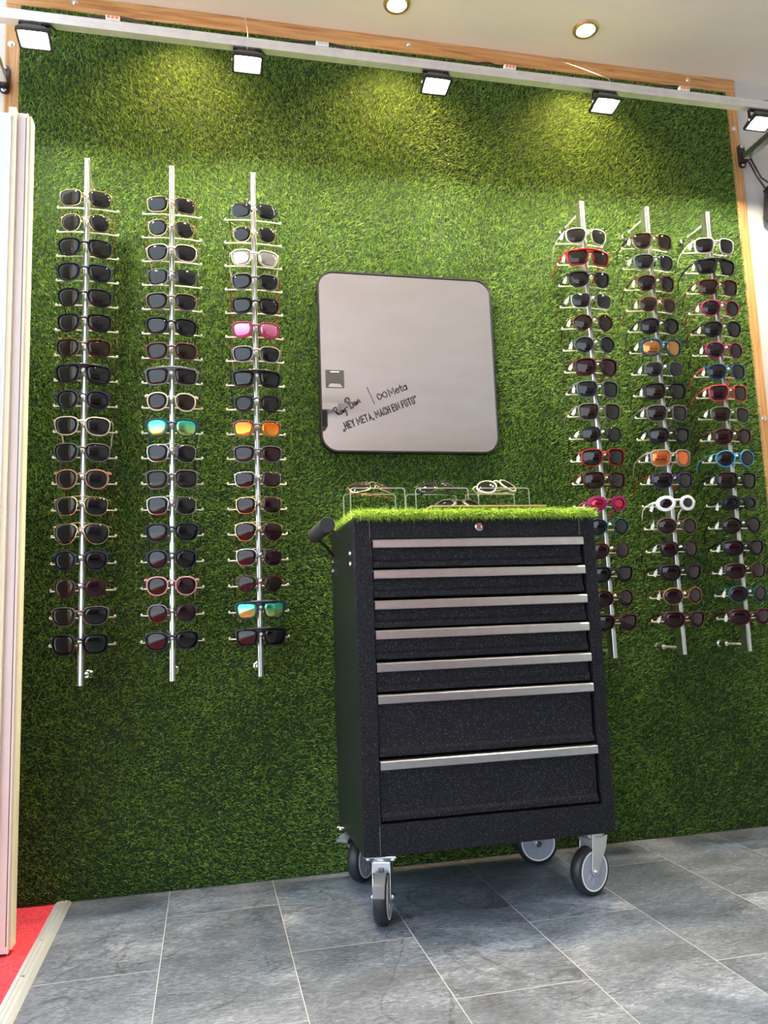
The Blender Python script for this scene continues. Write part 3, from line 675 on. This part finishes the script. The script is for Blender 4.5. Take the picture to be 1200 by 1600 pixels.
def caster(x, y, ang, pedal=True, R_=.063, flip=1):
    """swivel caster; ang = direction (from +x) in which the wheel trails behind the swivel"""
    root_ = empty('caster', (x-cab_off.x, y-cab_off.y, 0), ang); root_.parent = cab
    tr = .024; zc = R_+.0005; wd = .0165
    mb = MB(); mb.box(-.047, .047, -.040, .040, CZ0-.006, CZ0-.001)
    for sx in (-1, 1):
        for sy in (-1, 1): mb.cyl((sx*.038, sy*.031, CZ0-.013), (sx*.038, sy*.031, CZ0-.006), .0065, 6)
    mb.build('mounting_plate', M_steel, root_, bevel=.001)
    mb = MB(); mb.lathe([(.031, CZ0-.006), (.031, CZ0-.010), (.026, CZ0-.014), (.030, CZ0-.018), (.029, CZ0-.021)], (0, 0, 0), (0, 0, 1), 28)
    pr = [(-.030, CZ0-.019), (.030, CZ0-.019), (.034, zc+.045), (tr+.016, zc+.004), (tr+.011, zc-.009), (tr, zc-.013), (tr-.011, zc-.009), (tr-.017, zc+.006), (-.020, zc+.052)]
    for s in (-1, 1):
        a_, b2 = sorted((s*(wd+.0035), s*(wd+.0065))); mb.prism(pr, 1, a_, b2)
    mb.box(-.030, .030, -wd-.006, wd+.006, CZ0-.023, CZ0-.019)
    mb.box(.027, .031, -wd-.006, wd+.006, CZ0-.045, CZ0-.020)
    mb.build('fork', M_steel, root_, bevel=.001)
    mb = MB(); mb.lathe([(R_-.016, -wd), (R_-.006, -wd), (R_-.0015, -wd*.6), (R_, 0), (R_-.0015, wd*.6), (R_-.006, wd), (R_-.016, wd)], (tr, 0, zc), (0, 1, 0), 48)
    mb.build('tyre', M_rubber, root_, smooth=True)
    mb = MB(); mb.lathe([(R_-.0165, -wd-.0008), (R_-.0125, -wd-.0012), (R_-.0125, wd+.0012), (R_-.0165, wd+.0008)], (tr, 0, zc), (0, 1, 0), 48); mb.build('wheel_rim', M_whitep, root_)
    mb = MB(); mb.lathe([(.004, -wd-.0015), (R_-.0165, -wd-.0010), (R_-.0165, wd+.0010), (.004, wd+.0015)], (tr, 0, zc), (0, 1, 0), 40)
    for k in range(8):
        a = 2*PI*k/8+.3; c, s = math.cos(a), math.sin(a)
        for q in (-1, 1):
            yq = q*(wd+.0008); P0 = [Vector((tr+c*.012-s*.0035, yq, zc+s*.012+c*.0035)), Vector((tr+c*.012+s*.0035, yq, zc+s*.012-c*.0035)), Vector((tr+c*.040, yq, zc+s*.040)), Vector((tr+c*.024, yq+q*.0025, zc+s*.024))]
            mb.add(P0, [(0, 1, 3), (1, 2, 3), (2, 0, 3)])
    mb.build('hub', M_hub, root_)
    mb = MB(); mb.cyl((tr, -wd-.012, zc), (tr, wd+.012, zc), .0045, 12)
    for q in (-1, 1): mb.cyl((tr, q*(wd+.0065), zc), (tr, q*(wd+.011), zc), .0085, 6)
    mb.build('axle_bolt', M_chrome, root_)
    if pedal:
        mb = MB(); mb.box(.030, .037, -.007, .007, CZ0-.040, CZ0-.032)
        pr = [(.030, .127), (.052, .127), (.082, .106), (.097, .083), (.093, .078), (.076, .097), (.048, .117), (.030, .119)]
        mb.prism(pr, 1, -.0150, .0150); mb.box(.030, .050, -.019, .019, .113, .119)
        if flip < 0:
            mb = MB(); mb.prism([(-.024, .152), (-.070, .150), (-.092, .142), (-.092, .135), (-.070, .140), (-.024, .140)], 1, -.017, .017)
        mb.build('brake_pedal', M_pedal, root_, bevel=.002)
    return root_
caster(.427, -.420, math.radians(-110)); caster(1.008, -.408, math.radians(203), False); caster(.416, -.130, math.radians(52), flip=-1); caster(.985, -.130, math.radians(172), False)

# lime turf mat lying on the cabinet
mat_ = empty('turf_mat', ((CX0+CX1)/2, (CY0+CY1)/2, CZ1)); tag(mat_, 'bright lime artificial turf mat on top of the tool cabinet, fringe hanging over', 'turf mat')
mo = Vector(mat_.location)
mb = MB(); mb.box(CX0+.004-mo.x, CX1-.006-mo.x, CY0-.002-mo.y, CY1-mo.y, .0, .006); mb.build('mat_base', M_turfback, mat_)
rs = np.random.RandomState(11); nt = 34000
X = rs.uniform(CX0+.006, CX1-.008, nt); Y = rs.uniform(CY0-.002, CY1, nt)
Y[:8000] = CY0-.002+rs.rand(8000)**2*.035
a1 = np.stack([rs.randn(nt)*.45, rs.randn(nt)*.45, np.full(nt, 1.0)], 1); a2 = a1+np.stack([rs.randn(nt)*.6, rs.randn(nt)*.6, np.zeros(nt)], 1)
front = (Y < CY0+.030); k = front.sum()
a1[front] = np.stack([rs.randn(k)*.5, -rs.uniform(.3, 1.5, k), rs.uniform(-.1, .9, k)], 1)
a2[front] = np.stack([rs.randn(k)*.7, -rs.uniform(.2, 1.0, k), rs.uniform(-1.2, .6, k)], 1)
fl = (X < CX0+.02) & ~front; a1[fl, 0] -= .4
root = np.stack([X-mo.x, Y-mo.y, np.full(nt, .005)], 1)
bl = blades('grass_blades', root, a1, a2, rs.uniform(.020, .036, nt)*np.where(front, 1.3, 1), rs.uniform(.0020, .0032, nt), M_mat, mat_); bl['kind'] = 'stuff'

# ------------------------------------------------------------ clear risers with sunglasses
RZ = CZ1+.012
def riser(x, y0, y1, w_, h_, label, th=.003):
    e = empty('display_riser', (x, (y0+y1)/2, RZ-.005)); tag(e, label, 'display riser', 'clear display risers on the cabinet')
    d = (y1-y0)/2; o1 = []; r = .010
    def arc(cx, cz, rr, a0, a1): return [(cx+rr*math.cos(math.radians(a0+(a1-a0)*i/5)), cz+rr*math.sin(math.radians(a0+(a1-a0)*i/5))) for i in range(6)]
    pr = [(w_/2, 0)]+arc(w_/2-r, h_-r, r, 0, 90)+arc(-w_/2+r, h_-r, r, 90, 180)+[(-w_/2, 0), (-w_/2+th, 0)]+arc(-w_/2+r, h_-r, r-th, 180, 90)+arc(w_/2-r, h_-r, r-th, 90, 0)+[(w_/2-th, 0)]
    mb = MB(); n = len(pr); vs = [(x_, -d, z_) for x_, z_ in pr]+[(x_, d, z_) for x_, z_ in pr]
    mb.add(vs, [(i, (i+1) % n, n+(i+1) % n, n+i) for i in range(n)])
    h = n//2
    for off in (0, n): mb.add([vs[off+i] for i in range(n)], [(i, i+1, n-2-i, n-1-i) for i in range(h-1)])
    o = mb.build('bent_sheet', M_acrylic, e); o.data.materials.append(M_edge)
    for p in o.data.polygons:
        if abs(p.normal.y) > .9: p.material_index = 1
    return e
TOPZ = .104
riser(.475, -.300, -.185, .160, TOPZ, 'clear acrylic riser at the left carrying gold and tortoise sunglasses')
riser(.664, -.300, -.185, .160, TOPZ, 'clear acrylic riser in the middle carrying black sunglasses')
riser(.852, -.300, -.185, .160, TOPZ, 'clear acrylic riser at the right carrying cream white sunglasses')
def lay(g, x, y, z, rz, tilt, roll, label):
    g.location = (x, y, z); g.rotation_euler = (tilt, roll, rz); tag(g, label, 'sunglasses', 'sunglasses lying on the cabinet top')
ZT = RZ-.005+TOPZ
g1 = make_glasses('thin', fmat((.60, .50, .38), True), LM['brown'], TAN, folded=True); lay(g1, .470, -.262, ZT+.0155, .18, -1.0, .0, 'gold rimmed sunglasses with tortoise temples lying on the left acrylic riser')
g2 = make_glasses('panto', BK, LM['dark'], BK, folded=True); lay(g2, .668, -.262, ZT+.018, .25, -.95, -.09, 'shiny black sunglasses lying on the middle acrylic riser')
g3 = make_glasses('hex', CREAM, LM['dark'], CREAM, folded=True); lay(g3, .850, -.262, ZT+.019, .28, -.9, -.10, 'cream white sunglasses lying on the right acrylic riser')
mb = MB(); mb.box(-.165, .165, -.055, .055, 0, .004); bd = mb.build('wooden_board', M_board); bd.location = (.755, -.385, CZ1+.035); tag(bd, 'thin light wooden board lying in the lime turf mat', 'board')
g4 = make_glasses('oval', BK, LM['grey'], BK, folded=True); lay(g4, .685, -.385, CZ1+.055, .0, -1.0, 0, 'black oval sunglasses on the thin board under the middle riser')
g5 = make_glasses('panto', BURG, LM['wine'], BURG, folded=True, wscale=.8); lay(g5, .822, -.370, CZ1+.0495, .0, -1.25, 0, 'dark wine sunglasses on the thin board, beside the black oval pair')

# ------------------------------------------------------------ light rail, floodlights, wiring
RY, RZC = -.312, 2.424
rail = empty('light_rail', (.7, RY, RZC)); tag(rail, 'long square aluminium rail running below the ceiling in front of turf', 'rail')
ro = Vector(rail.location)
def rl(mb, name, m_, parent=None, **kw):
    mb.v = [tuple(Vector(p)-ro) for p in mb.v]; return mb.build(name, m_, parent or rail, **kw)
mb = MB(); pr = [(RY-.0125, RZC-.015), (RY+.0125, RZC-.015), (RY+.0125, RZC+.015), (RY-.0125, RZC+.015), (RY-.0125, RZC+.003), (RY-.0115, RZC+.0025), (RY-.0115, RZC+.001), (RY-.0125, RZC)]
mb.prism(pr, 0, -.70, 2.20); rl(mb, 'rail_tube', M_rail)
for x in (-.598, 2.008):
    mb = MB(); mb.box(x-.014, x+.014, RY+.013, -.012, RZC-.012, RZC+.012); rl(mb, 'support_arm', M_alu, bevel=.001)
    mb = MB(); mb.prism(rrect(.030, .092, .012, 5, x, 2.440), 1, -.017, -.009); mb.prism(rrect(.036, .034, .006, 3, x, 2.428), 1, -.042, -.017)
    br_ = rl(mb, 'wall_bracket', M_black, bevel=.001)
    for z in (2.403, 2.476):
        mb = MB(); mb.lathe([(.0075, 0), (.0075, -.003), (.004, -.006)], (x, -.017, z), (0, 1, 0), 14); rl(mb, 'bolt', M_chrome, br_)

fl0 = empty('floodlight', (0, 0, 0))
mb = MB(); mb.box(-.040, .040, -.006, .006, -.003, 0)
for s in (-1, 1): mb.box(s*.040-.0012, s*.040+.0012, -.006, .006, -.044, 0)
mb.build('mounting_bracket', M_black, fl0, bevel=.0006)
for x in (-.016, .014):
    mb = MB(); mb.lathe([(.005, 0), (.005, .002), (.003, .005)], (x, 0, -.0075), (0, 0, 1), 10); mb.build('screw', M_chrome, fl0)
for s in (-1, 1):
    mb = MB(); mb.lathe([(.0055, 0), (.0055, .003), (.003, .005)], (s*.0412, 0, -.038), (s, 0, 0), 10); mb.build('screw', M_chrome, fl0)
tl = math.radians(-8)
Rm = Matrix.Rotation(tl, 3, 'X')
def tilt(mb): mb.v = [tuple(Rm @ Vector(p)+Vector((0, 0, -.038))) for p in mb.v]
mb = MB(); outer = rrect(.088, .070, .004, 3); top = rrect(.060, .046, .004, 3); n = len(outer); inn = rrect(.076, .058, .003, 3); lens_ = rrect(.050, .036, .003, 3)
rings = [(top, .018), (outer, -.004), (outer, -.012), (inn, -.012), (lens_, -.001)]
vs = [(x, y, z) for r_, z in rings for x, y in r_]
mb.add(vs, [(k*n+i, k*n+(i+1) % n, (k+1)*n+(i+1) % n, (k+1)*n+i) for k in range(4) for i in range(n)]); mb.add(vs[:n], [tuple(range(n))]); mb.add(vs[-n:], [tuple(range(n))])
for k in range(6): mb.box(-.028, .028, -.020+.008*k-.001, -.020+.008*k+.001, .018, .023)
tilt(mb); mb.build('housing', M_blackmetal, fl0)
mb = MB(); mb.prism(rrect(.050, .036, .003, 3), 2, -.0035, -.0015); tilt(mb); mb.build('led_panel', M_flood, fl0)
mb = MB(); mb.tube([(.006, -.004, -.014), (.022, -.020, -.012), (.036, -.010, -.004), (.050, .010, -.001)], .0026, 8); mb.tube([(.050, .010, -.001), (.060, .024, .010), (.072, .030, .035)], .0026, 8); mb.build('cable', M_black, fl0)
flab = ['leftmost lit floodlight under the rail, above the white door', 'lit floodlight under the rail, second from left, with wire passing it', 'lit floodlight under the middle of the rail', 'lit floodlight under the rail, above the rack behind the cabinet', 'lit floodlight at right end of the rail, beyond the wooden post']
for k, x in enumerate((-.452, .129, .702, 1.273, 1.850)):
    o = fl0 if k == 0 else copy_tree(fl0)
    o.location = (x, RY, RZC-.0155); tag(o, flab[k], 'floodlight', 'black floodlights hanging from the rail')
# cables lying on the rail and the small connectors
cabs = [(-.34, -.14), (.20, .46), (.80, .93), (1.42, 1.62), (1.85, 2.1)]
clab = ['black cable humped above the left end of the rail', 'black cable on the rail, left of its middle', 'black cable on the rail above the mirror, right side', 'black cable on the rail, above the right racks', 'black cable at the far right end of the rail']
for (a, c), lb in zip(cabs, clab):
    mb = MB(); path = [(a+(c-a)*t_, RY+.004*math.sin(t_*7), RZC+.0195+.016*math.sin(PI*t_)) for t_ in [k/14 for k in range(15)]]
    mb.tube(path, .0035, 8); o = mb.build('cable', M_black); tag(o, lb, 'cable', 'cables lying on the rail')
con = [(-.245, 'white and red'), (.350, 'white'), (.945, 'orange'), (1.560, 'orange and white')]
conlab = ['small red-striped connector on the rail near its left end', 'small pale connector on the rail, between second and third floodlights', 'small orange connector on the rail, between third and fourth floodlights', 'small orange and clear connector on rail above the rightmost rack']
for k, (x, c) in enumerate(con):
    e = empty('cable_connector', (x, RY-.010, RZC+.0155)); tag(e, conlab[k], 'connector', 'cable connectors on the rail')
    mb = MB(); mb.box(-.019, .019, -.006, .006, 0, .013); mb.build('housing', M_whitep, e, bevel=.001)
    mb = MB()
    for q in (-.011, 0, .011): mb.box(q-.004, q+.004, -.0072, -.0058, .003, .011)
    mb.build('lever', M_orange if k != 1 else M_steel, e)
# wires holding the rail
for (a, lb) in (([(.142, -.010, 2.758), (.131, -.322, 2.450), (.128, -.327, 2.405), (.127, -.318, 2.396)], 'thin wire hanging from the pine beam down to rail by second floodlight'),
               ([(1.253, -.010, 2.756), (1.275, -.16, 2.61), (1.290, -.322, 2.450), (1.287, -.327, 2.405)], 'thin wire from a nail in the beam to rail by fourth floodlight')):
    mb = MB(); mb.tube([(a[0][0], -.007, a[0][2]), a[0]], .0025, 6); mb.tube(a, .0008, 6); o = mb.build('hanging_wire', M_rod); tag(o, lb, 'wire')

# ------------------------------------------------------------ ceiling spots
def downlight(x, y, label, power, warm=(1, .62, .26)):
    e = empty('ceiling_light', (x, y, H)); tag(e, label, 'ceiling light', 'round recessed ceiling lights')
    mb = MB(); mb.lathe([(.030, -.0005), (.046, -.0005), (.046, -.003), (.042, -.007), (.033, -.008), (.030, -.002)], (0, 0, 0), (0, 0, 1), 32); mb.build('trim_ring', mat_ring, e)
    mb = MB(); mb.lathe([(.001, -.0035), (.0295, -.0035), (.0295, -.0015), (.001, -.0015)], (0, 0, 0), (0, 0, 1), 28); mb.build('lamp_face', M_warm, e)
    ld = bpy.data.lights.new('spot_light', 'SPOT'); ld.energy = power; ld.color = warm; ld.spot_size = math.radians(115); ld.spot_blend = .9; ld.shadow_soft_size = .028
    lo = link(bpy.data.objects.new('spot_light', ld)); lo.location = (0, 0, -.012); lo.parent = e
mat_ring = mat('brushed_gold_ring', (.78, .58, .36), .3, .9)
downlight(.631, -.158, 'round lit ceiling light, left of the two visible', DOWN_W)
downlight(1.311, -.160, 'round lit ceiling light, right of the two visible', DOWN_W)
downlight(-.050, -.160, 'round lit ceiling light above the left racks, just out of view', DOWN_W)
for x, ys_ in ((.1, (-1.2, -5.2)), (1.5, (-1.2,)), (3.0, (-1.2, -5.2))):  # out-of-view spots, added only to fill the scene from the front
    for y in ys_: downlight(x, y, 'round fill light added in the ceiling, out of view', FILL_W, (1, .88, .74))

# ------------------------------------------------------------ open door leaf at the left
door = empty('door_1', (-.445, -.34, 0)); tag(door, kind='structure')
door['label'] = 'white open door leaf with pale profile edge at the left'
def dl(mb, name, m_, **kw):
    mb.v = [tuple(Vector(p)-Vector((-.438, -.34, 0))) for p in mb.v]; return mb.build(name, m_, door, **kw)
mb = MB(); mb.box(-1.35, -.485, -.375, -.335, .012, 2.095); dl(mb, 'door_panel', M_door, bevel=.002)
mb = MB(); mb.box(-.492, -.474, -.368, -.330, .000, 2.118); dl(mb, 'door_profile', mat('cream_profile', (.72, .66, .50), .4), bevel=.002)
mb = MB(); mb.box(-.474, -.446, -.352, -.310, .004, 2.112); mb.box(-.4500, -.4465, -.356, -.351, .004, 2.112); mb.box(-.4745, -.4715, -.356, -.351, .004, 2.112); dl(mb, 'door_profile', M_doorframe, bevel=.001)
mb = MB(); mb.box(-.446, -.4395, -.345, -.306, .010, 2.110); dl(mb, 'door_seal', mat('pale_seal', (.72, .70, .50), .5), bevel=.001)
mb = MB(); mb.box(-.4525, -.4505, -.3535, -.350, .02, 2.10); dl(mb, 'gasket', M_dark)
for z in (1.385, 1.085, .855):
    mb = MB(); mb.lathe([(.006, 0), (.006, .012), (.016, .016), (.018, .030), (.012, .036)], (-.533, -.375, z), (0, -1, 0), 20); dl(mb, 'knob', M_steel)

# ------------------------------------------------------------ black speaker at the right wall
sp = empty('speaker_box', (2.15, -.10, 2.16)); tag(sp, 'black box shaped speaker mounted on the white wall at right edge', 'speaker')
mb = MB(); pr = [(-.09, .02), (.02, -.02), (.16, .0), (.16, .16), (-.07, .15)]
mb.prism([(x, z) for x, z in pr], 1, -.09, .075); mb.build('cabinet', M_black, sp, bevel=.006)
mb = MB(); mb.box(.0, .05, .075, .098, .05, .11); mb.build('wall_mount', M_blackmetal, sp)
for k, (pts, lb) in enumerate((([(2.012, -.045, 2.40), (2.035, -.05, 2.34), (2.07, -.05, 2.29), (2.10, -.06, 2.275)], 'black cable dropping from the rail bracket to the speaker'),
               ([(2.016, -.050, 2.41), (2.045, -.06, 2.33), (2.075, -.07, 2.30), (2.05, -.06, 2.275), (2.06, -.055, 2.262), (2.10, -.06, 2.27)], 'looped black cable beside the speaker'))):
    mb = MB(); mb.tube([tuple(p) for p in pts], .0035, 8); o = mb.build('speaker_cable', M_black); tag(o, lb, 'cable')

# ------------------------------------------------------------ the shop behind the viewpoint (seen only as reflections)
ct = empty('shop_counter', (1.2, -6.6, 0)); tag(ct, 'red and dark shop counter behind the viewpoint, mirrored in the lenses', 'counter')
mb = MB(); mb.box(-1.2, 1.6, -.25, .30, 0, .95); mb.build('counter_body', M_dark, ct, bevel=.005)
mb = MB(); mb.box(-1.25, 1.65, -.28, .33, .95, .99); mb.build('counter_top', M_whitep, ct, bevel=.004)
pn = empty('wall_panel', (1.1, -7.19, 1.15)); tag(pn, 'red wall panel behind the viewpoint above the counter', 'wall panel')
mb = MB(); mb.box(-.8, .6, 0, .03, -.1, .75); mb.box(.7, 2.2, 0, .03, -.1, .75); mb.build('red_board', M_redpaint, pn)
sb = MB(); sb.box(-.12, .12, -.1, .1, 0, .16); o = sb.build('speaker_box', M_black, bevel=.005); o.location = (1.0, -4.85, 2.535); tag(o, 'black speaker below the beam behind the viewpoint, mirrored at left', 'speaker')
